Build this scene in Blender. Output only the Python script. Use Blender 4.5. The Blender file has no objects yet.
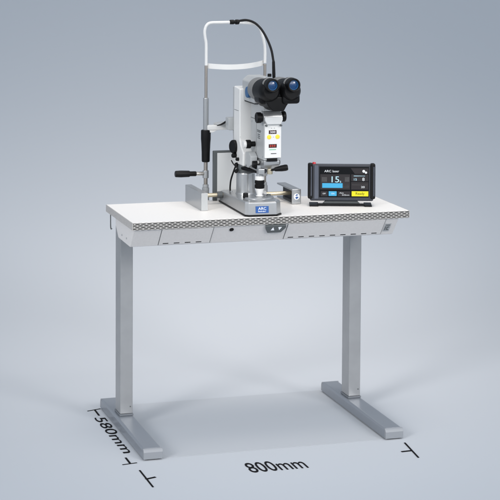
import bpy, bmesh, math, random
from mathutils import Vector, Matrix
S = bpy.context.scene
COL = S.collection
random.seed(4)
R = math.radians

# ------------------------------------------------------------------ camera, world, lights, exposure
cam_d = bpy.data.cameras.new('camera')
cam = bpy.data.objects.new('camera', cam_d); COL.objects.link(cam)
yaw, pitch, roll = 0.2992, -0.0587, 0.0055
fw = Vector((math.sin(yaw)*math.cos(pitch), math.cos(yaw)*math.cos(pitch), math.sin(pitch)))
rt = Vector((math.cos(yaw), -math.sin(yaw), 0)); up = rt.cross(fw)
rt, up = rt*math.cos(roll)+up*math.sin(roll), up*math.cos(roll)-rt*math.sin(roll)
m = Matrix((rt, up, -fw)).transposed().to_4x4(); m.translation = (-1.2042, -4.9109, 1.553)
cam.matrix_world = m
cam_d.sensor_width = 36; cam_d.lens = 1790.4/500*36
cam_d.shift_x = 0.0008; cam_d.shift_y = -0.4516
cam_d.clip_start = .05; cam_d.clip_end = 100
S.camera = cam

W = bpy.data.worlds.new('World'); S.world = W; W.use_nodes = True
bg = W.node_tree.nodes['Background']
bg.inputs[0].default_value = (.82, .90, 1, 1); bg.inputs[1].default_value = 1.0

def area(name, loc, target, size, power, col=(1,1,1), size_y=None):
    l = bpy.data.lights.new(name, 'AREA'); l.energy = power; l.color = col
    l.shape = 'RECTANGLE'; l.size = size; l.size_y = size_y or size
    o = bpy.data.objects.new(name, l); COL.objects.link(o); o.location = loc
    o.rotation_euler = (Vector(target)-Vector(loc)).to_track_quat('-Z', 'Y').to_euler()
    return o
area('softbox_key', (.2, -3.8, 2.7), (.4, .3, .8), 2.2, 56, (1, .975, .94))
def spot(name, loc, target, power, cone, soft, col):
    l = bpy.data.lights.new(name, 'SPOT'); l.energy = power; l.color = col
    l.spot_size = R(cone); l.spot_blend = 1; l.shadow_soft_size = soft
    o = bpy.data.objects.new(name, l); COL.objects.link(o); o.location = loc
    o.rotation_euler = (Vector(target)-Vector(loc)).to_track_quat('-Z', 'Y').to_euler()
spot('backdrop_spot', (.80, .60, 3.5), (.80, 1.48, .1), 455, 54, 1.1, (1, .89, .78))
spot('front_spot', (-3.2, -2.6, 1.9), (.38, .20, .0), 1270, 25, 1.0, (1, .96, .93))
spot('front_spot', (2.1, -3.4, 1.75), (.44, .26, .0), 940, 25, 1.0, (1, .96, .93))

S.view_settings.view_transform = 'Standard'; S.view_settings.look = 'None'
S.view_settings.exposure = 0; S.view_settings.gamma = 1
S.render.engine = 'CYCLES'
S.cycles.use_denoising = True

# ------------------------------------------------------------------ materials
def mat(name, col, rough=.5, metal=0, noise=0, nscale=60, bump=0, bscale=400, spec=.5, coat=0):
    mt = bpy.data.materials.new(name); mt.use_nodes = True
    nt = mt.node_tree; b = nt.nodes['Principled BSDF']
    b.inputs['Base Color'].default_value = (*col, 1); b.inputs['Roughness'].default_value = rough
    b.inputs['Metallic'].default_value = metal; b.inputs['Specular IOR Level'].default_value = spec
    b.inputs['Coat Weight'].default_value = coat
    tc = nt.nodes.new('ShaderNodeTexCoord')
    if noise:
        n = nt.nodes.new('ShaderNodeTexNoise'); n.inputs['Scale'].default_value = nscale; n.inputs['Detail'].default_value = 6
        nt.links.new(tc.outputs['Object'], n.inputs['Vector'])
        r = nt.nodes.new('ShaderNodeMapRange'); nt.links.new(n.outputs[0], r.inputs[0])
        r.inputs[1].default_value = .3; r.inputs[2].default_value = .7
        r.inputs[3].default_value = 1-noise; r.inputs[4].default_value = 1+noise
        v = nt.nodes.new('ShaderNodeVectorMath'); v.operation = 'SCALE'; v.inputs[0].default_value = col
        nt.links.new(r.outputs[0], v.inputs['Scale']); nt.links.new(v.outputs[0], b.inputs['Base Color'])
    if bump:
        n = nt.nodes.new('ShaderNodeTexNoise'); n.inputs['Scale'].default_value = bscale; n.inputs['Detail'].default_value = 3
        nt.links.new(tc.outputs['Object'], n.inputs['Vector'])
        bp = nt.nodes.new('ShaderNodeBump'); bp.inputs['Strength'].default_value = bump; bp.inputs['Distance'].default_value = .001
        nt.links.new(n.outputs[0], bp.inputs['Height']); nt.links.new(bp.outputs[0], b.inputs['Normal'])
    return mt
def emit(name, col, strength=1):
    mt = mat(name, tuple(c*.15 for c in col), .22, spec=.15)
    b = mt.node_tree.nodes['Principled BSDF']
    b.inputs['Emission Color'].default_value = (*col, 1); b.inputs['Emission Strength'].default_value = strength
    return mt

M = dict(
 backdrop = mat('backdrop_paper', (.386, .411, .445), .9, spec=.1),
 top = mat('white_laminate', (.765, .745, .72), .45, noise=.035, nscale=420, bump=.05, bscale=900),
 edge_grey = mat('grey_edge', (.36, .35, .34), .6, noise=.12, nscale=300),
 sheet = mat('light_grey_sheet_metal', (.55, .54, .535), .5, noise=.03, nscale=160, bump=.06, bscale=1500),
 sheet2 = mat('grey_side_metal', (.50, .50, .51), .5, noise=.05, nscale=120),
 silver = mat('silver_painted_steel', (.305, .314, .324), .36, metal=.6, noise=.04, nscale=25),
 steelblue = mat('dark_blue_grey_steel', (.10, .112, .128), .4),
 foot = mat('grey_painted_foot', (.20, .22, .25), .3, metal=.35, noise=.02, nscale=12),
 footcap = mat('grey_plastic_cap', (.185, .20, .22), .42),
 white = mat('white_enamel', (.67, .67, .66), .3, noise=.01, nscale=40),
 bright = mat('bright_grey_enamel', (.56, .57, .57), .34),
 ltgrey = mat('light_grey_enamel', (.37, .383, .388), .34, noise=.02, nscale=40),
 mdgrey = mat('mid_grey_enamel', (.30, .315, .33), .38, noise=.03, nscale=50),
 hammer = mat('silver_hammered_enamel', (.37, .38, .388), .28, metal=.6, noise=.02, nscale=90, bump=.012, bscale=500),
 dkgrey = mat('dark_grey_paint', (.075, .084, .087), .45),
 ocgrey = mat('grey_rubber_ring', (.17, .17, .168), .5),
 black = mat('black_plastic', (.005, .005, .0055), .42, noise=.2, nscale=60, spec=.16),
 rubber = mat('black_rubber', (.008, .008, .009), .6, spec=.2),
 chrome = mat('chrome', (.62, .60, .57), .2, metal=1),
 steel = mat('brushed_rod', (.36, .33, .30), .32, metal=.85),
 brass = mat('worn_brass', (.5, .45, .34), .35, metal=.8),
 blue = mat('blue_ring', (.008, .085, .22), .35),
 lens = mat('blue_coated_glass', (.004, .04, .13), .16, spec=.6),
 label = mat('blue_label', (.012, .075, .27), .4),
 wtext = mat('white_print', (.85, .87, .9), .5),
 dtext = mat('dark_print', (.05, .05, .055), .5),
 ink = mat('black_floor_ink', (.006, .006, .007), .8, spec=.08),
 yellow = mat('yellow_button', (.9, .62, .04), .4),
 green = mat('green_print', (.12, .45, .25), .5),
 disp = mat('dark_display_glass', (.035, .008, .008), .12, coat=.6),
 led = emit('red_led', (1, .12, .08), .9),
 navy = mat('navy_housing', (.018, .021, .031), .4, noise=.06, nscale=50),
 navyrail = mat('grey_blue_rail', (.065, .075, .10), .35),
 red = mat('red_button', (.5, .02, .03), .35),
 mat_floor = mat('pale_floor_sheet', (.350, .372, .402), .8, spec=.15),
 glassblk = emit('screen_black', (.004, .0045, .006), 1),
 s_grey = emit('screen_dark_grey', (.035, .032, .035), 1),
 s_grey2 = emit('screen_grey', (.10, .10, .105), 1),
 s_cyan = emit('screen_cyan', (.07, .40, .68), 1),
 s_yel = emit('screen_yellow', (.78, .72, .03), 1),
 s_white = emit('screen_white', (.85, .9, .95), .9),
 s_pale = emit('screen_pale_blue', (.55, .85, 1), .9),
)
def edge_pattern():
    mt = mat('patterned_edge_band', (.5, .5, .5), .5); nt = mt.node_tree; b = nt.nodes['Principled BSDF']
    tc = nt.nodes.new('ShaderNodeTexCoord'); sx = nt.nodes.new('ShaderNodeSeparateXYZ'); cx = nt.nodes.new('ShaderNodeCombineXYZ')
    nt.links.new(tc.outputs['Object'], sx.inputs[0]); nt.links.new(sx.outputs[0], cx.inputs[0]); nt.links.new(sx.outputs[2], cx.inputs[1])
    nz = nt.nodes.new('ShaderNodeTexNoise'); nz.inputs['Scale'].default_value = 34
    nt.links.new(cx.outputs[0], nz.inputs['Vector'])
    ds = nt.nodes.new('ShaderNodeVectorMath'); ds.operation = 'MULTIPLY_ADD'; ds.inputs[1].default_value = (.006, .0016, 0)
    nt.links.new(nz.outputs['Color'], ds.inputs[0]); nt.links.new(cx.outputs[0], ds.inputs[2])
    sp_ = nt.nodes.new('ShaderNodeSeparateXYZ'); nt.links.new(ds.outputs[0], sp_.inputs[0])
    def mth(op, a, b_=None, c=None):
        n = nt.nodes.new('ShaderNodeMath'); n.operation = op
        for i, v in enumerate((a, b_, c)):
            if v is None: continue
            if isinstance(v, (int, float)): n.inputs[i].default_value = v
            else: nt.links.new(v, n.inputs[i])
        return n.outputs[0]
    h, w = .0047, .0175
    zr = mth('DIVIDE', sp_.outputs[1], h); row = mth('FLOOR', zr)
    fz = mth('ABSOLUTE', mth('SUBTRACT', mth('FRACT', zr), .5))
    par = mth('MULTIPLY', mth('FLOORED_MODULO', row, 2), .5)
    fx = mth('SUBTRACT', mth('FRACT', mth('ADD', mth('DIVIDE', sp_.outputs[0], w), par)), .5)
    lens_ = mth('MULTIPLY', mth('SUBTRACT', 1, mth('POWER', mth('ABSOLUTE', mth('MULTIPLY', fx, 2.05)), 2.4)), .47)
    dk = nt.nodes.new('ShaderNodeMapRange'); dk.interpolation_type = 'SMOOTHSTEP'
    nt.links.new(mth('SUBTRACT', lens_, fz), dk.inputs[0]); dk.inputs[1].default_value = -.10; dk.inputs[2].default_value = .12
    n2 = nt.nodes.new('ShaderNodeTexNoise'); n2.inputs['Scale'].default_value = 26; n2.inputs['Detail'].default_value = 3
    nt.links.new(cx.outputs[0], n2.inputs['Vector'])
    tone = nt.nodes.new('ShaderNodeMix'); tone.data_type = 'RGBA'; nt.links.new(n2.outputs[0], tone.inputs['Factor'])
    tone.inputs['A'].default_value = (.012, .012, .012, 1); tone.inputs['B'].default_value = (.06, .058, .055, 1)
    mx = nt.nodes.new('ShaderNodeMix'); mx.data_type = 'RGBA'; nt.links.new(dk.outputs[0], mx.inputs['Factor'])
    mx.inputs['A'].default_value = (.40, .39, .375, 1); nt.links.new(tone.outputs['Result'], mx.inputs['B'])
    nt.links.new(mx.outputs['Result'], b.inputs['Base Color'])
    return mt
M['band'] = edge_pattern()

# ------------------------------------------------------------------ mesh helpers
class MB:
    def __init__(s): s.bm = bmesh.new()
    def box(s, x0, x1, y0, y1, z0, z1, bev=0, seg=2):
        t = bmesh.new(); bmesh.ops.create_cube(t, size=1)
        for v in t.verts: v.co = Vector(((x0+x1)/2+v.co.x*(x1-x0), (y0+y1)/2+v.co.y*(y1-y0), (z0+z1)/2+v.co.z*(z1-z0)))
        if bev: bmesh.ops.bevel(t, geom=t.edges[:], offset=bev, segments=seg, profile=.5, affect='EDGES')
        return s.add(t)
    def add(s, t, mx=None):
        if mx is not None: bmesh.ops.transform(t, matrix=mx, verts=t.verts)
        me = bpy.data.meshes.new('tmp'); t.to_mesh(me); t.free(); s.bm.from_mesh(me); bpy.data.meshes.remove(me); return s
    def prism(s, pts, axis, a0, a1, bev=0, seg=2):
        """outline pts in the plane across `axis`, extruded from a0 to a1"""
        def p3(p, a): return {'x': (a, p[0], p[1]), 'y': (p[0], a, p[1]), 'z': (p[0], p[1], a)}[axis]
        t = bmesh.new(); n = len(pts)
        A = [t.verts.new(p3(p, a0)) for p in pts]; B = [t.verts.new(p3(p, a1)) for p in pts]
        t.faces.new(A); t.faces.new(B[::-1])
        for i in range(n): t.faces.new((A[i], B[i], B[(i+1) % n], A[(i+1) % n]))
        bmesh.ops.recalc_face_normals(t, faces=t.faces)
        if bev: bmesh.ops.bevel(t, geom=t.edges[:], offset=bev, segments=seg, profile=.5, affect='EDGES', clamp_overlap=True)
        return s.add(t)
    def lathe(s, prof, p0, d, n=40, caps=True):
        """prof = [(distance along d, radius)...] starting at p0"""
        d = Vector(d).normalized(); q = d.to_track_quat('Z', 'Y').to_matrix()
        u, v = q @ Vector((1, 0, 0)), q @ Vector((0, 1, 0)); p0 = Vector(p0)
        t = bmesh.new(); rings = []
        for h, r in prof:
            rings.append([t.verts.new(p0+d*h+(u*math.cos(2*math.pi*k/n)+v*math.sin(2*math.pi*k/n))*max(r, 1e-5)) for k in range(n)])
        for a, b in zip(rings, rings[1:]):
            for k in range(n): t.faces.new((a[k], a[(k+1) % n], b[(k+1) % n], b[k]))
        if caps: t.faces.new(rings[0][::-1]); t.faces.new(rings[-1])
        bmesh.ops.recalc_face_normals(t, faces=t.faces)
        return s.add(t)
    def cyl(s, p0, p1, r, r2=None, bev=.001, n=36):
        p0, p1 = Vector(p0), Vector(p1); L = (p1-p0).length; r2 = r if r2 is None else r2
        b = min(bev, L*.3, r*.5)
        return s.lathe([(0, r-b), (b*.3, r-b*.3), (b, r), (L-b, r2), (L-b*.3, r2-b*.3), (L, r2-b)], p0, p1-p0, n)
    def tube(s, pts, r, n=16, sub=10, radii=None):
        P = [Vector(p) for p in pts]; Q = []; rr = []
        rad = radii or [r]*len(P)
        for i in range(len(P)-1):
            a, b = P[i], P[i+1]; p = P[i-1] if i else a*2-b; c = P[i+2] if i+2 < len(P) else b*2-a
            for k in range(sub):
                t = k/sub
                Q.append(.5*((2*a)+(b-p)*t+(2*p-5*a+4*b-c)*t*t+(3*a-p-3*b+c)*t**3)); rr.append(rad[i]*(1-t)+rad[i+1]*t)
        Q.append(P[-1]); rr.append(rad[-1])
        t = bmesh.new(); rings = []; ref = None
        for i, q in enumerate(Q):
            d = (Q[min(i+1, len(Q)-1)]-Q[max(i-1, 0)]).normalized()
            if ref is None: ref = d.orthogonal().normalized()
            ref = (ref-d*ref.dot(d)).normalized(); w = d.cross(ref)
            rings.append([t.verts.new(q+(ref*math.cos(2*math.pi*k/n)+w*math.sin(2*math.pi*k/n))*rr[i]) for k in range(n)])
        for a, b in zip(rings, rings[1:]):
            for k in range(n): t.faces.new((a[k], a[(k+1) % n], b[(k+1) % n], b[k]))
        t.faces.new(rings[0][::-1]); t.faces.new(rings[-1])
        bmesh.ops.recalc_face_normals(t, faces=t.faces)
        return s.add(t)
    def build(s, name, mt, parent=None, smooth=40, tr=None):
        if tr is not None: bmesh.ops.transform(s.bm, matrix=tr, verts=s.bm.verts)
        me = bpy.data.meshes.new(name)
        if parent is not None:
            bmesh.ops.transform(s.bm, matrix=world(parent).inverted(), verts=s.bm.verts)
        s.bm.to_mesh(me); s.bm.free()
        me.materials.append(M[mt] if isinstance(mt, str) else mt)
        for p in me.polygons: p.use_smooth = True
        try: me.set_sharp_from_angle(angle=R(smooth))
        except Exception: pass
        o = bpy.data.objects.new(name, me); COL.objects.link(o)
        if parent is not None: o.parent = parent
        wn = o.modifiers.new('weighted_normal', 'WEIGHTED_NORMAL'); wn.keep_sharp = True; wn.weight = 100
        return o
def world(o):
    mx = o.matrix_basis.copy()
    while o.parent is not None: o = o.parent; mx = o.matrix_basis @ mx
    return mx
def tag(o, label, cat, group=None):
    o['label'] = label; o['category'] = cat
    if group: o['group'] = group
    return o
def thing(name, label, cat, loc, group=None, rz=0):
    o = bpy.data.objects.new(name, None); COL.objects.link(o); o.location = loc; o.rotation_euler = (0, 0, rz)
    o.empty_display_size = .05
    return tag(o, label, cat, group)
def text_mesh(body, origin, xdir, ydir, w, h, depth=.0004):
    """writing fitted into the rectangle origin + w*xdir, h*ydir; returns an MB"""
    cu = bpy.data.curves.new('writing', 'FONT'); cu.body = body; cu.resolution_u = 4; cu.extrude = .01
    ob = bpy.data.objects.new('writing', cu); COL.objects.link(ob)
    dg = bpy.context.evaluated_depsgraph_get(); me = bpy.data.meshes.new_from_object(ob.evaluated_get(dg))
    COL.objects.unlink(ob); bpy.data.objects.remove(ob); bpy.data.curves.remove(cu)
    t = bmesh.new(); t.from_mesh(me); bpy.data.meshes.remove(me)
    xs = [v.co.x for v in t.verts]; ys = [v.co.y for v in t.verts]; x0, x1, y0, y1 = min(xs), max(xs), min(ys), max(ys)
    X, Y = Vector(xdir).normalized(), Vector(ydir).normalized(); Z = X.cross(Y); O = Vector(origin)
    for v in t.verts: v.co = O+X*((v.co.x-x0)/(x1-x0)*w)+Y*((v.co.y-y0)/(y1-y0)*h)+Z*((v.co.z+.01)/.02*depth)
    b = MB(); b.add(t); return b

# ------------------------------------------------------------------ the setting: one seamless sweep
def backdrop():
    prof = [(-7, 0), (-2, 0), (0, 0), (.7, 0), (1.0, 0)]
    rad, y0 = 2.2, 1.0
    for k in range(1, 25):
        a = k/24*math.pi/2; prof.append((y0+rad*math.sin(a), rad-rad*math.cos(a)))
    prof += [(y0+rad, 3.5), (y0+rad, 6)]
    b = MB(); t = b.bm; xs = [-7, -3, 0, 3, 8]
    rows = [[t.verts.new((x, y, z)) for x in xs] for y, z in prof]
    for a, c in zip(rows, rows[1:]):
        for i in range(len(xs)-1): t.faces.new((a[i], a[i+1], c[i+1], c[i]))
    o = b.build('backdrop', 'backdrop', smooth=80); o['kind'] = 'structure'
    o['label'] = 'seamless blue grey studio sweep that is floor and background'
backdrop()

# ------------------------------------------------------------------ table
TZ = .673
tb = thing('adjustable_table', 'white topped height adjustable instrument table on two silver columns with long flat feet', 'table', (.4, .26, 0))
top = MB().box(-.0096, .849, .0965, .445, TZ-.0205, TZ, .0008).build('tabletop', 'top', tb)
MB().box(-.0096, .849, .0935, .0963, TZ-.0222, TZ-.0006, .0006).build('edge_band', 'band', top)
MB().box(-.0118, -.0098, .0935, .445, TZ-.0215, TZ-.0006, .0004).build('side_edge', 'edge_grey', top)
MB().box(.8492, .8512, .0935, .445, TZ-.0215, TZ-.0006, .0004).build('side_edge', 'edge_grey', top)
# housing under the top: slanting front
hs = MB()
prof = [(.098, TZ-.0224), (.335, TZ-.0224), (.335, .625), (.30, .595), (.150, .593)]
hs.prism(prof, 'x', -.006, .818, .002)
housing = hs.build('under_top_housing', 'sheet', tb)
def slant(x, z, off=.0):           # point on the slanting front panel at height z
    y = .098+(TZ-.0224-z)/(TZ-.0224-.593)*.052
    n = Vector((0, -.0613, -.052)).normalized()
    return Vector((x, y, z))+n*off
def on_panel(x0, x1, z0, z1, off0, off1, bev=0):
    t = bmesh.new()
    A = [t.verts.new(slant(x, z, off0)) for x, z in ((x0, z0), (x1, z0), (x1, z1), (x0, z1))]
    B = [t.verts.new(slant(x, z, off1)) for x, z in ((x0, z0), (x1, z0), (x1, z1), (x0, z1))]
    t.faces.new(A); t.faces.new(B[::-1])
    for i in range(4): t.faces.new((A[i], B[i], B[(i+1) % 4], A[(i+1) % 4]))
    bmesh.ops.recalc_face_normals(t, faces=t.faces)
    if bev: bmesh.ops.bevel(t, geom=t.edges[:], offset=bev, segments=2, profile=.5, affect='EDGES')
    return t
zt, zb = TZ-.0245, .5955
for x0, x1 in ((.079, .2345), (.4655, .776)):
    dr = MB(); dr.add(on_panel(x0+.0002, x1-.0002, zb+.0012, zt, .0002, .0016, .0004))
    d = dr.build('drawer_front', 'sheet', housing)
    for xs in (x0-.0016, x1):
        g = MB(); g.add(on_panel(xs, xs+.0016, zb, zt, .0001, .0006)); g.build('seam', 'dkgrey', d)
    sl = MB(); x = x0+.012
    while x+.019 < x1: sl.add(on_panel(x, x+.017, zb+.0045, zb+.0072, .0014, .0019, .0002)); x += .0335
    sl.build('grip_slots', 'black', d)
lk = MB(); c = slant(.292, .6385, 0); nn = Vector((0, -.0613, -.052)).normalized()
lk.lathe([(0, .0066), (.002, .0066), (.0026, .0058), (.0026, .0035), (.0015, .003), (.0015, 0)], c, nn, 28)
lk.build('lock', 'black', tb)
# up / down switch
sw = MB(); t = bmesh.new()
pts = [(.394, .6500), (.457, .6500), (.459, .642), (.447, .6255), (.405, .6255), (.396, .639)]
A = [t.verts.new(slant(x, z, .0001)) for x, z in pts]; B = [t.verts.new(slant(x, z, .007)) for x, z in pts]
t.faces.new(A); t.faces.new(B[::-1])
for i in range(6): t.faces.new((A[i], B[i], B[(i+1) % 6], A[(i+1) % 6]))
bmesh.ops.recalc_face_normals(t, faces=t.faces); bmesh.ops.bevel(t, geom=t.edges[:], offset=.0014, segments=2, profile=.5, affect='EDGES')
sw.add(t); switch = sw.build('height_switch', 'dkgrey', tb)
for xc, s in ((.418, 1), (.439, -1)):
    ar = MB(); t = bmesh.new(); pp = [(xc-.0055, .640-s*.005), (xc+.0055, .640-s*.005), (xc, .640+s*.0055)]
    if s < 0: pp = pp[::-1]
    A = [t.verts.new(slant(x, z, .0069)) for x, z in pp]; B = [t.verts.new(slant(x, z, .0075)) for x, z in pp]
    t.faces.new(A); t.faces.new(B[::-1])
    for i in range(3): t.faces.new((A[i], B[i], B[(i+1) % 3], A[(i+1) % 3]))
    bmesh.ops.recalc_face_normals(t, faces=t.faces); ar.add(t); ar.build('arrow', 'wtext', switch)
# emblem at the right end
em = MB(); em.add(on_panel(.781, .800, .606, .633, .0001, .0012, .0003)); emb = em.build('emblem', 'mdgrey', tb)
e2 = MB()
e2.add(on_panel(.784, .797, .6265, .6295, .0011, .0017)); e2.add(on_panel(.7835, .7865, .6105, .624, .0011, .0017))
e2.add(on_panel(.789, .7965, .6195, .623, .0011, .0017)); e2.add(on_panel(.789, .7965, .6105, .6135, .0011, .0017)); e2.add(on_panel(.789, .792, .614, .619, .0011, .0017))
e2.build('emblem_mark', 'dkgrey', emb)
# hook at the rear left
MB().tube([(.000, .432, .652), (.000, .432, .63), (.0005, .432, .604), (.003, .430, .598)], .0017, radii=[.0016, .0016, .0018, .003]).build('cable_hook', 'dkgrey', tb)
for px in (-.0, .03):
    MB().cyl((-.006, .19+px*2, .612), (-.0078, .19+px*2, .612), .0028, bev=.0006, n=16).build('screw', 'mdgrey', tb)
# columns and feet
for x0, fx0, fx1 in ((.013, 0, .0573), (.7558, .7427, .8)):
    b = MB().box(x0, x0+.0395, .3552, .4196, .040, .6500, .0022, 3); 
    cl = b.build('column', 'silver', tb)
    MB().box(x0-.002, x0+.0415, .3520, .4230, .0342, .0400, .0012).build('base_plate', 'steelblue', cl)
    MB().box(x0-.004, x0+.0435, .349, .4255, .638, .6505, .001).build('top_bracket', 'sheet2', cl)
    MB().cyl((x0+.032, .3555, .062), (x0+.032, .354, .062), .0022, bev=.0005, n=14).build('screw', 'dkgrey', cl)
    # foot: long bar, chamfered along the top edges
    h = .0338
    o = [(fx0, .004), (fx0, h-.006), (fx0+.0035, h-.0012), (fx0+.006, h), (fx1-.006, h), (fx1-.0035, h-.0012), (fx1, h-.006), (fx1, .004)]
    ft = MB().prism(o, 'y', .012, .568, .0006).build('foot', 'foot', tb)
    for ya, yb, fr in ((0, .0119, 1), (.5681, .58, 0)):
        q = [(ya, .004), (ya, h-.0095), (ya+.004, h-.003), (ya+.008, h-.0004), (yb, h-.0004), (yb, .004)] if fr else \
            [(ya, .004), (ya, h-.0004), (yb-.008, h-.0004), (yb-.004, h-.003), (yb, h-.0095), (yb, .004)]
        MB().prism(q, 'x', fx0+.0003, fx1-.0003, .0006).build('end_cap', 'footcap', ft)
    for yy in (.045, .535):
        MB().cyl(((fx0+fx1)/2, yy, 0), ((fx0+fx1)/2, yy, .0045), .017, .019).build('glide', 'rubber', ft)

# ------------------------------------------------------------------ floor graphics
def poly_sheet(name, pts, z0, z1, mt, parent=None):
    return MB().prism(pts, 'z', z0, z1).build(name, mt, parent)
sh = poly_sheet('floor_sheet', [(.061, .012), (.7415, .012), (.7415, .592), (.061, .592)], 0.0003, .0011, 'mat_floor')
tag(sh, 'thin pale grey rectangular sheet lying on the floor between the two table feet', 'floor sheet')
def stroke(b, p, q, w=.0040):
    p, q = Vector(p), Vector(q); d = (q-p).normalized(); n = Vector((-d.y, d.x))*w/2
    b.prism([tuple(p+n), tuple(p-n), tuple(q-n), tuple(q+n)], 'z', .0003, .0012+random.random()*.0004)
dm = thing('depth_dimension', 'black 580mm depth dimension printed on the floor beside the left table foot', 'floor marking', (-.03, .28, 0), 'dimension markings on the floor')
text_mesh('580mm', (-.043, .474, .0004), (.012, -1, 0), (1, .012, 0),   .385, .0345, .0008).build('dimension_text', 'ink', dm)
b = MB(); stroke(b, (-.046, .556), (-.001, .572)); b.build('tick_line', 'ink', dm)
b = MB(); stroke(b, (-.021, .560), (-.0215, .497), .0055); b.build('dimension_line', 'ink', dm)
b = MB(); stroke(b, (-.066, -.017), (-.022, -.010)); b.build('tick_line', 'ink', dm)
b = MB(); stroke(b, (-.042, .046), (-.042, -.010), .0055); b.build('dimension_line', 'ink', dm)
wm = thing('width_dimension', 'black 800mm width dimension printed on the floor in front of the table', 'floor marking', (.38, -.14, 0), 'dimension markings on the floor')
text_mesh('800mm', (.266, -.190, .0004), (1, .0, 0), (.0, 1, 0), .170, .090, .0008).build('dimension_text', 'ink', wm)
b = MB(); stroke(b, (-.031, -.080), (-.031, -.236), .0048); b.build('tick_line', 'ink', wm)
b = MB(); stroke(b, (-.034, -.163), (-.003, -.152), .008); b.build('dimension_line', 'ink', wm)
b = MB(); stroke(b, (.788, -.040), (.771, -.188), .0048); b.build('tick_line', 'ink', wm)
b = MB(); stroke(b, (.745, -.121), (.776, -.119), .008); b.build('dimension_line', 'ink', wm)

# ------------------------------------------------------------------ rail covers either side of the base
rc = thing('rail_cover', 'closed silver box shaped rail cover on the tabletop left of the slit lamp', 'rail cover', (.248, .34, TZ), 'rail covers beside the slit lamp')
MB().box(.238, .259, .25, .435, TZ, TZ+.054, .0016).build('cover_body', 'hammer', rc)
MB().box(.2385, .2585, .2485, .2499, TZ+.0005, TZ+.0535, .0006).build('end_plate', 'ltgrey', rc)
rc = thing('rail_cover', 'open silver channel shaped rail cover with round white emblem right of the slit lamp', 'rail cover', (.557, .37, TZ), 'rail covers beside the slit lamp')
y0, y1 = .302, .45
ch = MB(); ch.box(.543, .5715, y0, y1, TZ+.0415, TZ+.0465, .0012); ch.box(.543, .5715, y0, y1, TZ, TZ+.004, .001); ch.box(.567, .5715, y0+.0005, y1-.0005, TZ+.0041, TZ+.0414)
ch.build('channel', 'hammer', rc)
MB().box(.563, .5668, y0+.001, y1-.001, TZ+.0042, TZ+.0413).build('inner_lining', 'black', rc)
ec = MB().box(.542, .5722, y0-.0052, y0-.0002, TZ, TZ+.0472, .0022, 3).build('end_cap', 'hammer', rc)
MB().box(.547, .5675, y0-.0062, y0-.0051, TZ+.006, TZ+.042, .0004).build('end_plate', 'mdgrey', ec)
MB().cyl((.557, y0-.006, TZ+.024), (.557, y0-.0075, TZ+.024), .0098, bev=.0005).build('round_emblem', 'wtext', ec)
em = MB(); em.prism([(.5515, TZ+.021), (.557, TZ+.016), (.563, TZ+.0225), (.557, TZ+.0245)], 'y', y0-.0083, y0-.0074); em.prism([(.552, TZ+.0265), (.557, TZ+.027), (.5615, TZ+.0295), (.557, TZ+.032)], 'y', y0-.0083, y0-.0074)
em.build('emblem_mark', 'label', ec)

# ------------------------------------------------------------------ grey upright panel behind
bp = thing('upright_panel', 'grey upright panel with dark edges standing behind the slit lamp base', 'panel', (.37, .43, TZ))
MB().box(.3265, .418, .4262, .4385, TZ, TZ+.157, .002).build('panel_edge', 'dkgrey', bp)
MB().box(.3385, .417, .4235, .4261, TZ, TZ+.1505, .001).build('panel_face', 'bright', bp)

# ------------------------------------------------------------------ headrest
hr = thing('head_rest', 'white tubular head rest frame with chin rest and forehead band clamped at the table back', 'head rest', (.40, .455, TZ))
HY = .4545
XL, XR = .3095, .502
fr = MB()
fr.tube([(XL, HY, 1.094), (XL, HY, 1.13), (XL-.0005, HY, 1.165), (XL-.004, HY, 1.185), (XL-.005, HY, 1.205), (XL+.001, HY, 1.221), (XL+.013, HY, 1.2285), (XL+.04, HY, 1.2295), (.40, HY, 1.2295), (.455, HY, 1.226), (.475, HY, 1.220), (.486, HY, 1.208), (.492, HY, 1.19), (.499, HY, 1.165), (XR, HY, 1.14), (XR, HY, 1.10)], .0048)
frame = fr.build('bow_frame', 'white', hr)
for X in (XL, XR):
    MB().cyl((X, HY, .98), (X, HY, 1.097), .0048, n=24).build('upper_rod', 'steel', hr)
    t = MB(); t.lathe([(0, .0075), (.003, .0088), (.1, .0088), (.102, .0078)], (X, HY, .892), (0, 0, 1)); t.build('post_tube', 'hammer', hr)
    s = MB(); s.lathe([(0, .0115), (.003, .0128), (.03, .0132), (.06, .0145), (.072, .0155), (.098, .0155), (.1005, .0138)], (X, HY, .793), (0, 0, 1)); s.build('sleeve', 'black', hr)
    MB().cyl((X, HY, .60), (X, HY, .793), .0062, n=24).build('lower_rod', 'steel', hr)
    MB().cyl((X, HY, .742), (X, HY, .766), .0098).build('collar', 'hammer', hr)
    c = MB(); c.cyl((X, HY, .60), (X, HY, .712), .0112); c.cyl((X, HY, .712), (X, HY, .722), .0092)
    c.build('clamp_post', 'mdgrey', hr)
# forehead band: bowed strip between the rods
b = MB(); t = bmesh.new(); N = 20; ring = []
for k in range(N+1):
    a = k/N; x = XL+.003+a*(XR-XL-.006); s = 4*a*(1-a)
    y = HY+.006-.030*s; z = 1.094+.006*a-.006*s
    ring.append([t.verts.new((x, y+dy, z+dz)) for dy, dz in ((-.001, -.0075), (.001, -.0075), (.001, .0085), (-.001, .0085))])
for p, q in zip(ring, ring[1:]):
    for i in range(4): t.faces.new((p[i], p[(i+1) % 4], q[(i+1) % 4], q[i]))
t.faces.new(ring[0]); t.faces.new(ring[-1][::-1]); bmesh.ops.recalc_face_normals(t, faces=t.faces)
b.add(t); b.build('forehead_band', 'white', hr)
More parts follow.
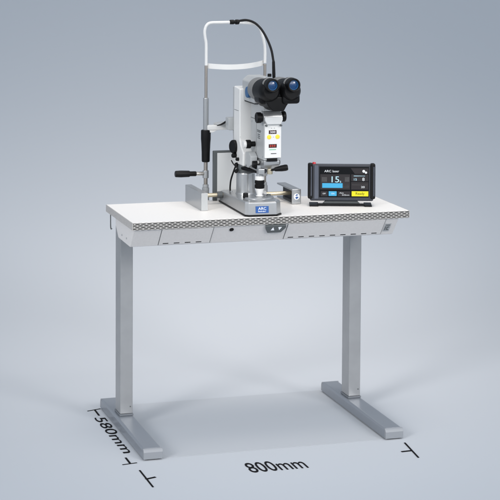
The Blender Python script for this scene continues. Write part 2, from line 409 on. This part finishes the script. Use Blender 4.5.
# chin rest bar and lever
b = MB(); b.box(XL+.002, XR-.002, HY-.012, HY+.004, .893, .909, .003); b.prism([(XL+.002, .886), (XL+.02, .886), (XL+.034, .893), (XL+.002, .893)], 'y', HY-.012, HY+.003, .001)
chin = b.build('chin_rest_bar', 'white', hr)
b = MB(); b.prism([(.352, HY-.03), (.452, HY-.03), (.47, HY+.0), (.44, HY+.028), (.364, HY+.028), (.334, HY+.0)], 'z', .909, .916, .002); b.build('chin_cup', 'ltgrey', chin)
MB().tube([(.338, HY-.028, .909), (.352, HY-.032, .914), (.3665, HY-.036, .923)], .003, radii=[.0013, .0026, .0034]).build('lever', 'black', chin)
# height handle
h = MB(); h.lathe([(0, .0085), (.002, .0100), (.018, .0108), (.045, .0100), (.048, .0078), (.066, .0078), (.068, .0066)], (.2095, HY-.004, .7585), (1, 0, -.02)); hd = h.build('height_handle', 'black', hr)
MB().cyl((.276, HY-.004, .7572), (.302, HY-.002, .7565), .0062).build('handle_shaft', 'chrome', hd)
# fixation lamp on gooseneck
cl = MB(); cl.lathe([(-.017, .005), (-.015, .0072), (-.004, .0074), (-.003, .006), (.002, .006), (.003, .0080), (.012, .0078), (.015, .005)], (.402, HY, 1.2305), (1, 0, 0)); fx = cl.build('fixation_lamp', 'black', hr)
MB().tube([(.412, HY-.002, 1.2335), (.437, .448, 1.2365), (.461, .44, 1.229), (.477, .42, 1.211), (.490, .40, 1.182), (.499, .38, 1.147), (.503, .37, 1.112)], .0037).build('gooseneck', 'rubber', fx)
MB().lathe([(0, .0035), (.004, .0046), (.040, .0052), (.052, .005), (.055, .0035)], (.503, .37, 1.114), (.03, -.02, -1)).build('lamp_tip', 'black', fx)

# ------------------------------------------------------------------ laser slit lamp
sl = thing('laser_slit_lamp', 'silver laser slit lamp with black binocular eyepieces and blue front label on the table', 'slit lamp', (.39, .26, TZ))
BT = TZ+.044
bpts = [(.346, .1115), (.430, .1035), (.4505, .128), (.452, .40), (.44, .42), (.352, .42), (.3405, .405), (.3365, .122)]
gp = [(p[0]+(p[0]-.394)*.03, p[1]+(p[1]-.26)*.02) for p in bpts]
b = MB(); t = bmesh.new()
lo = [t.verts.new((x, y, TZ+.0045)) for x, y in bpts]; mid = [t.verts.new((.394+(x-.394)*.985, .26+(y-.26)*.985, BT-.004-(.008 if y > .38 else 0))) for x, y in bpts]
hi = [t.verts.new((.394+(x-.394)*.94, .26+(y-.26)*.955, BT-(.008 if y > .38 else 0))) for x, y in bpts]
t.faces.new(lo); t.faces.new(hi[::-1])
for P, Q in ((lo, mid), (mid, hi)):
    for i in range(8): t.faces.new((P[i], Q[i], Q[(i+1) % 8], P[(i+1) % 8]))
bmesh.ops.recalc_face_normals(t, faces=t.faces); bmesh.ops.bevel(t, geom=t.edges[:], offset=.0014, segments=2, profile=.5, affect='EDGES')
b.add(t); base = b.build('base', 'hammer', sl)
MB().prism(gp, 'z', TZ+.0003, TZ+.0042).build('glide_plate', 'black', base)
# raised round apron on the base under the joystick and column
b = MB(); b.lathe([(-.004, .046), (.0012, .046), (.0028, .0445), (.003, .03)], (.402, .196, BT-.0005), (0, 0, 1), 48); b.build('top_ring', 'hammer', base)
# blue label, lying on the front face
def front_pt(x, z, off=0):
    y = .1115+(x-.346)/(.430-.346)*(-.008)+(z-TZ-.0045)/.0355*.0022
    return Vector((x, y-off, z))
fd = (front_pt(.42, .69)-front_pt(.35, .69)).normalized(); fu = (front_pt(.35, .70)-front_pt(.35, .68)).normalized()
def front_plate(x0, x1, z0, z1, o0, o1):
    t = bmesh.new(); A = [t.verts.new(front_pt(x, z, o0)) for x, z in ((x0, z0), (x1, z0), (x1, z1), (x0, z1))]; B = [t.verts.new(front_pt(x, z, o1)) for x, z in ((x0, z0), (x1, z0), (x1, z1), (x0, z1))]
    t.faces.new(A); t.faces.new(B[::-1])
    for i in range(4): t.faces.new((A[i], B[i], B[(i+1) % 4], A[(i+1) % 4]))
    bmesh.ops.recalc_face_normals(t, faces=t.faces); return t
b = MB(); b.add(front_plate(.3665, .4055, TZ+.0105, TZ+.0305, -.001, .0016)); lab = b.build('front_label', 'label', sl)
text_mesh('ARC', front_pt(.374, TZ+.0198, .0015), fd, fu, .024, .0078, .0008).build('label_text', 'wtext', lab)
text_mesh('laser', front_pt(.374, TZ+.0138, .0015), fd, fu, .024, .0042, .0008).build('label_text', 'wtext', lab)
MB().cyl((.361, .195, BT-.001), (.361, .195, BT+.0145), .0085, .0075, bev=.002).build('lock_knob', 'black', base)
for yy in (.372,):
    MB().cyl((.2585, yy, .7005), (.341, yy, .7005), .0062).build('axle', 'brass', sl)
    MB().cyl((.3225, yy, .7005), (.339, yy, .7005), .0105).build('axle_collar', 'dkgrey', sl)
    MB().cyl((.451, .36, .699), (.560, .36, .699), .0062).build('axle', 'brass', sl)
    MB().cyl((.451, .36, .699), (.478, .36, .699), .0088, .0095).build('axle_collar', 'ltgrey', sl)
# joystick
J = (.4055, .196, BT)
b = MB(); b.lathe([(.001, .012), (.004, .012), (.005, .0088), (.008, .0085), (.024, .0128), (.0265, .0128)], J, (0, 0, 1)); joy = b.build('joystick', 'white', sl)
b = MB(); b.lathe([(0, .0150), (.003, .0150), (.0035, .011)], J, (0, 0, 1)); b.build('foot_ring', 'dkgrey', joy)
b = MB(); n = 56; pr = []
b.lathe([(.0265, .0130), (.028, .0141), (.0385, .0141), (.039, .0133), (.0405, .0133), (.041, .0141), (.0505, .0141), (.052, .0130)], J, (0, 0, 1), 48)
for k in range(n):
    a = 2*math.pi*k/n; cx_, cy_ = J[0]+.0141*math.cos(a), J[1]+.0141*math.sin(a)
    for z0_, z1_ in ((.0285, .038), (.0415, .050)): b.cyl((cx_, cy_, J[2]+z0_), (cx_, cy_, J[2]+z1_), .0006, bev=.0001, n=6)
b.build('grip_ring', 'black', joy)
b = MB(); b.lathe([(.052, .0130), (.0535, .0137), (.0625, .0137), (.064, .0128), (.064, .0095)], J, (0, 0, 1)); b.build('collar', 'white', joy)
b = MB(); b.lathe([(.0638, .0105), (.070, .0098), (.072, .0078), (.096, .0078)], J, (0, 0, 1)); b.build('upper_shaft', 'mdgrey', joy)
# pillar
b = MB(); b.lathe([(-.008, .0310), (-.002, .0305), (.002, .0290), (.056, .0285), (.0605, .0270), (.062, .0245)], (.3945, .305, BT), (0, 0, 1), 56); pil = b.build('pillar', 'hammer', sl)
b = MB(); b.lathe([(.0618, .0255), (.066, .0255), (.067, .0235), (.084, .0225)], (.3945, .305, BT), (0, 0, 1), 40); b.build('pillar_cap', 'dkgrey', pil)
b = MB(); b.prism([(.374, .300), (.398, .190), (.415, .180), (.435, .215), (.428, .32), (.395, .335)], 'z', BT+.071, BT+.080, .002); arm = b.build('swing_arm', 'black', sl)
# tower: slanting arm carrying lamp and microscope
b = MB(); b.prism([(.312, 1.0345), (.372, 1.0385), (.374, .90), (.372, .862), (.352, .818), (.330, .800), (.275, .800), (.272, .842), (.296, .858), (.309, .876)], 'x', .376, .4215, .004, 3)
tower = b.build('tower', 'white', sl)
b = MB(); b.prism([(.3725, 1.0372), (.388, 1.034), (.390, .90), (.384, .85), (.3742, .87), (.3742, .90)], 'x', .3775, .420, .003); b.build('tower_back', 'ltgrey', tower)
b = MB(); b.box(.3605, .388, .378, .412, .899, .938, .003); b.build('lamp_block', 'ltgrey', sl)
b = MB(); b.lathe([(0, .019), (.002, .0212), (.009, .0212), (.012, .019), (.0125, .012)], (.3765, .355, .851), (-1, -.25, 0), 40); b.build('slit_knob', 'black', tower)
b = MB(); b.lathe([(0, .0072), (.012, .0072), (.014, .0058)], (.376, .345, .825), (-1, -.2, 0)); b.build('small_knob', 'black', tower)
b = MB(); b.lathe([(0, .0055), (.009, .0055), (.011, .004)], (.3775, .318, .817), (-1, -.2, 0)); b.build('small_knob', 'black', tower)
b = MB(); b.lathe([(0, .0085), (.012, .0085), (.014, .0068)], (.3885, .352, .795), (-1, -.2, -.15)); b.build('small_knob', 'black', tower)
MB().tube([(.377, .352, .792), (.372, .362, .770), (.3685, .375, .745), (.369, .385, .722), (.371, .39, .706)], .0026).build('cable', 'rubber', sl)
# lower arm under the head
b = MB(); b.prism([(.272, .800), (.272, .846), (.238, .850), (.215, .838), (.215, .812), (.24, .800)], 'x', .382, .4045, .003); b.build('lower_arm', 'ltgrey', sl)
# head
b = MB(); b.box(.4055, .4595, .1565, .290, .832, .949, .003, 3); head = b.build('laser_head', 'ltgrey', sl)
b = MB(); b.prism([(.160, .8318), (.285, .8318), (.285, .815), (.25, .806), (.172, .806), (.160, .818)], 'x', .4075, .4575, .003, 3); low = b.build('head_foot', 'hammer', sl)
b = MB(); b.box(.4145, .4475, .1535, .1562, .829, .8385, .001); b.build('aperture_slot', 'black', head)
b = MB(); b.box(.4065, .4580, .1495, .1563, .840, .9445, .0018, 3); pan = b.build('control_panel', 'white', sl)
PY = .1495
def pbox(n, x0, x1, z0, z1, mt, d=.0008, par=None, bev=.0002): return MB().box(x0, x1, PY-d, PY+.0003, z0, z1, bev).build(n, mt, par or pan)
pbox('red_display', .4185, .4425, .9128, .9238, 'disp')
pbox('red_display', .4185, .4435, .8712, .8822, 'disp')
for zc, body, w in ((.9155, '300', .0165), (.8740, '0 0 0', .0165)):
    text_mesh(body, (.4225, PY-.0008, zc), (1, 0, 0), (0, 0, 1), w, .0058, .0004).build('display_digits', 'led' if zc < .9 else 'wtext', pan)
for xc, zc in ((.4195, .9035), (.4458, .9040)):
    b = MB(); b.lathe([(0, .0066), (.0012, .0066), (.0018, .0058), (.0018, .002)], (xc, PY, zc), (0, -1, 0), 28); b.build('yellow_button', 'yellow', pan)
pbox('green_line', .4205, .4415, .8645, .8668, 'green')
pbox('print_line', .4255, .4425, .8525, .8547, 'dtext')
for xc in (.426, .435): pbox('print_dot', xc, xc+.002, .9292, .9308, 'dtext')
pbox('print_dot', .432, .4335, .9025, .904, 'dtext')
# print on the left side of the head
for z, y0, y1 in ((.916, .185, .225), (.912, .190, .222), (.904, .195, .218), (.8985, .195, .218), (.893, .195, .218)):
    MB().box(.4050, .4056, y0, y1, z, z+.0026).build('side_print', 'dkgrey', head)
# joints, screws and small rods that break up the body
MB().box(.4051, .4057, .2305, .2313, .835, .946).build('body_seam', 'dkgrey', head)
MB().box(.4047, .4600, .159, .289, .9487, .9497).build('joint_gap', 'dkgrey', head)
for yy, zz in ((.168, .938), (.168, .842), (.278, .938), (.278, .842)):
    MB().cyl((.4060, yy, zz), (.4046, yy, zz), .0026, bev=.0005, n=16).build('screw', 'mdgrey', head)
MB().cyl((.384, .262, .806), (.402, .190, .7975), .0042, n=24).build('steel_rod', 'chrome', sl)
MB().cyl((.4045, .2005, .822), (.3985, .2005, .822), .006, bev=.001, n=24).build('chrome_stud', 'chrome', low)
MB().cyl((.366, .30, .7875), (.358, .285, .7835), .0048, .0058, n=24).build('small_knob', 'black', arm)
MB().tube([(.372, .306, .790), (.362, .322, .800), (.357, .333, .812)], .0018, n=12).build('lever', 'black', arm)
for xx, yy in ((.3545, .135), (.4355, .128), (.357, .33), (.440, .33)):
    MB().cyl((xx, yy, BT-.003), (xx, yy, BT+.0009), .0032, bev=.0006, n=18).build('screw', 'mdgrey', base)
MB().lathe([(0, .007), (.004, .0072), (.005, .0062), (.0075, .006), (.008, .0045)], (.437, .205, BT-.001), (0, 0, 1), 28).build('level_knob', 'dkgrey', base)
MB().box(.3775, .4195, .3095, .3115, .8855, .8867).build('joint_gap', 'dkgrey', tower)
MB().box(.3755, .3761, .322, .366, .965, .9662).build('joint_gap', 'dkgrey', tower)
# hinge with knobs and flap
b = MB(); b.lathe([(0, .014), (.002, .0168), (.058, .0168), (.060, .014)], (.400, .160, .9615), (1, 0, 0), 44); hinge = b.build('hinge', 'hammer', sl)
for p, d, L in (((.400, .160, .9615), (-1, 0, 0), .018), ((.4598, .160, .9635), (1, 0, 0), .013)):
    b = MB(); b.lathe([(-.002, .0125), (.003, .0125), (.0035, .0155), (.005, .0163), (L-.002, .0163), (L, .0148), (L, .010), (L-.001, .0095), (L-.001, 0)], p, d, 44); b.build('hinge_knob', 'black', hinge)
b = MB(); b.prism([(.403, .9655), (.4585, .9655), (.4585, .955), (.4525, .9425), (.410, .9425), (.403, .955)], 'y', .1365, .150, .002); b.build('flap', 'bright', hinge)
for xc in (.4085, .4545): MB().cyl((xc, .1465, .9385), (xc, .139, .9385), .0032, bev=.0006, n=18).build('flap_screw', 'dkgrey', hinge)
# block above the hinge
b = MB(); b.prism([(.158, .9795), (.158, .998), (.285, .998), (.285, .9495), (.18, .9495), (.178, .9795)], 'x', .4035, .4625, .0025, 3); b.build('head_block', 'ltgrey', sl)
# side knob, bottom knob, handle
b = MB(); b.lathe([(0, .008), (.014, .008), (.0142, .0118), (.016, .0132), (.027, .0132), (.029, .0115)], (.4052, .245, .872), (-1, 0, 0)); sk = b.build('side_knob', 'black', head)
b = MB(); b.lathe([(0, .011), (.008, .011), (.009, .0095)], (.376, .245, .8715), (-1, 0, 0)); b.build('knob_cap', 'white', sk)
b = MB(); b.lathe([(0, .009), (.002, .0105), (.018, .0105), (.02, .009)], (.4070, .212, .8145), (-1, 0, 0)); b.build('bottom_knob', 'black', low)
b = MB(); b.lathe([(0, .0035), (.012, .0040), (.014, .0060), (.034, .0092), (.046, .0098), (.052, .0085), (.0535, .006)], (.4275, .160, .8025), (1, -.28, .17)); b.build('handle', 'black', low)
MB().cyl((.4575, .19, .822), (.466, .19, .822), .0095, bev=.002).build('right_knob', 'black', low)
MB().cyl((.4275, .165, .790), (.4275, .165, .8062), .0085).build('tip', 'brass', low)
MB().box(.392, .412, .166, .186, .7895, .8058, .002).build('tip_block', 'hammer', low)
# microscope body and binocular
b = MB(); b.prism([(.405, 1.0755), (.448, 1.0755), (.464, 1.061), (.464, .9985), (.389, .9985), (.389, 1.0605)], 'y', .205, .330, .005, 3); mic = b.build('microscope_body', 'ltgrey', sl)
b = MB(); b.box(.3915, .4615, .208, .327, .9965, .9984); b.build('base_gap', 'black', mic)
b = MB(); b.lathe([(0, .0150), (.003, .0172), (.010, .0172), (.012, .0155)], (.3895, .245, 1.030), (-1, 0, 0), 40); b.build('blue_knob', 'blue', mic)
b = MB(); b.lathe([(0, .006), (.008, .006), (.009, .0045)], (.423, .16, 1.0835), (0, 0, 1)); b.build('top_knob', 'black', mic)
bn = MB(); bn.box(.402, .462, .095, .200, 1.000, 1.068, .010, 3); bn.box(.4385, .4935, .078, .170, 1.0085, 1.040, .009, 3); bn.box(.374, .43, .10, .165, 1.006, 1.04, .012, 3)
bn.prism([(.388, 1.018), (.392, 1.03), (.466, 1.03), (.468, 1.018), (.455, 1.003), (.446, .986), (.412, .986), (.398, 1.0)], 'y', .088, .195, .004)
bino = bn.build('binocular_housing', 'black', sl)
for xc, lab_ in ((.4005, 'l'), (.4655, 'r')):
    zc = 1.0445
    b = MB(); b.lathe([(0, .0300), (.004, .0345), (.022, .0352), (.040, .0348), (.046, .0325)], (xc, .203, zc), (0, -1, 0), 56); b.build('drum_collar', 'ocgrey', bino)
    b = MB(); b.lathe([(0, .0325), (.004, .0338), (.060, .0325), (.078, .0290), (.086, .0225)], (xc, .1575, zc), (.0, -1, .04), 56); b.build('drum', 'black', bino)
    e = MB(); D = Vector((0, -1, .03)).normalized(); p = Vector((xc, .108, zc+.0205))
    e.lathe([(0, .0205), (.028, .0205), (.0285, .0195), (.031, .0195), (.0315, .0210), (.052, .0200), (.0545, .0185), (.0545, .0150), (.047, .0132)], p, D, 56, caps=False)
    ey = e.build('eyepiece', 'black', sl)
    l = MB(); l.lathe([(.0442, .0142), (.0472, .0128), (.0487, .0085), (.0492, .0001)], p, D, 44); l.build('lens', 'lens', ey)
    r = MB(); r.lathe([(.014, .0207), (.0145, .0218), (.025, .0218), (.0255, .0207)], p, D, 56, caps=False); r.build('grey_ring', 'ocgrey', ey)
    r = MB(); r.lathe([(.0536, .0150), (.0550, .0155), (.0552, .0180), (.0538, .0188)], p, D, 56, caps=False); r.build('rim', 'black', ey)
    r = MB(); r.lathe([(.0462, .0144), (.0502, .0146), (.0502, .0126), (.0468, .0120)], p, D, 56, caps=False); r.build('blue_rim', 'blue', ey)

# ------------------------------------------------------------------ control monitor
MR = R(-18)
mo = thing('control_monitor', 'dark blue touch screen control unit with bright bar and yellow button on the table right', 'control monitor', (.6780, .2235, TZ), None, MR)
TR = Matrix.Translation((.6780, .2235, TZ)) @ Matrix.Rotation(MR, 4, 'Z')
TT = TR @ Matrix.Translation((0, 0, .0135)) @ Matrix.Rotation(R(-5), 4, 'X')
K = .00312
def X(u): return (u-341)*K
def Z(v): return (201.5-v)*.00310
b = MB(); b.box(X(310), X(372.3), 0, .036, Z(200.5), Z(164.3), .004, 3); body = b.build('housing', 'navy', mo, tr=TT)
for u0, u1 in ((307.8, 312.6), (369.4, 374.2)):
    b = MB(); b.box(X(u0), X(u1), -.009, .030, Z(198.5), Z(163.2), .005, 4); b.build('side_rail', 'black', mo, tr=TT)
    b = MB(); b.box(X((u0+u1)/2+.5), X((u0+u1)/2+1.4), -.0102, -.0085, Z(195.5), Z(166.5), .0006); b.build('rail_strip', 'navyrail', mo, tr=TT)
b = MB(); b.box(X(314.2), X(318.2), -.0016, .002, Z(198.5), Z(165.5), .0008); b.build('left_strip', 'navyrail', mo, tr=TT)
b = MB(); b.lathe([(0, .0055), (.004, .0055), (.006, .004)], (X(314), .016, Z(164.4)), (0, 0, 1)); b.build('red_button', 'red', mo, tr=TT)
b = MB(); b.box(X(319), X(368), -.0016, .002, Z(197), Z(166.6), .001); scr = b.build('screen', 'glassblk', mo, tr=TT)
def ui(n, u0, u1, v0, v1, mt, d=.0004): return MB().box(X(u0), X(u1), -.0016-d, -.0014, Z(v1), Z(v0)).build(n, mt, scr, tr=TT)
def uit(body_, u0, u1, v0, v1, mt, d=.0008):
    return text_mesh(body_, (X(u0), -.0016-d, Z(v1)), (1, 0, 0), (0, 0, 1), (u1-u0)*K, (v1-v0)*.00304, .0003).build('screen_text', mt, scr, tr=TT)
ui('screen_field', 320, 349.3, 174.2, 189.2, 's_grey'); ui('screen_field', 350.5, 367.3, 174.2, 180.9, 's_grey'); ui('screen_field', 350.5, 367.3, 181.7, 189.2, 's_grey')
b = MB(); b.prism([(X(350), Z(168)), (X(367.5), Z(168)), (X(367.5), Z(173.6)), (X(354), Z(173.6))], 'y', -.0020, -.0014); b.build('screen_corner', 's_grey', scr, tr=TT)
uit('ARC laser', 324.0, 338.6, 169.9, 172.2, 's_white')
b = MB(); b.lathe([(0, .0042), (.0005, .0042)], (X(362.8), -.0018, Z(171)), (0, -1, 0), 24); b.lathe([(0, .0034), (.0005, .0034)], (X(365), -.0024, Z(172.3)), (0, -1, 0), 24); b.build('screen_icon', 's_white', scr, tr=TT)
ui('screen_key', 321.5, 326.6, 177, 181.6, 's_grey2'); ui('screen_key', 344.2, 348.6, 176.8, 181.4, 's_grey2')
uit('15', 331.2, 338.6, 176.2, 182.2, 's_pale'); uit('s', 339.2, 340.6, 180.6, 182.4, 's_pale')
ui('screen_bar', 322, 342, 183, 187.6, 's_cyan', .0007); ui('screen_field', 342.3, 348.6, 183.4, 187.3, 's_grey2')
ui('screen_line', 353, 364, 175.4, 176, 's_pale'); ui('screen_line', 351.2, 366.5, 184.3, 184.7, 's_grey2')
uit('15', 353.2, 356.0, 178.0, 180.2, 's_pale'); uit('8', 361.4, 363.6, 177.3, 180.5, 's_white'); uit('20', 360.2, 363.8, 185.6, 187.6, 's_white')
ui('screen_key', 320.6, 327.4, 191, 196, 's_grey'); ui('screen_key', 328.4, 336.2, 191, 195.6, 's_cyan'); ui('screen_key', 337.2, 349.6, 191, 196, 's_grey')
ui('screen_button', 351, 367.4, 190.8, 195.8, 's_yel')
uit('OFF', 322.4, 325.4, 192.6, 194.0, 's_white'); uit('ON', 331, 334, 192.6, 194, 's_white'); uit('Aim', 339, 343, 191.9, 193.2, 's_white'); uit('532nm', 341.5, 348.6, 193.9, 195.2, 's_white'); uit('Ready', 355.0, 363.6, 191.8, 195.0, 'black')
# foot stand
b = MB(); b.box(X(309.5), X(318.5), -.010, .055, 0, .0042, .0016); b.box(X(363.5), X(371), -.010, .055, 0, .0042, .0016); b.box(X(317), X(364), -.004, .012, .0022, .0075, .0018)
st = b.build('stand', 'black', mo, tr=TR)
b = MB(); b.prism([(X(322), .004), (X(360), .004), (X(356), .017), (X(326), .017)], 'y', .012, .024, .001); b.build('stand_bracket', 'dkgrey', mo, tr=TR)
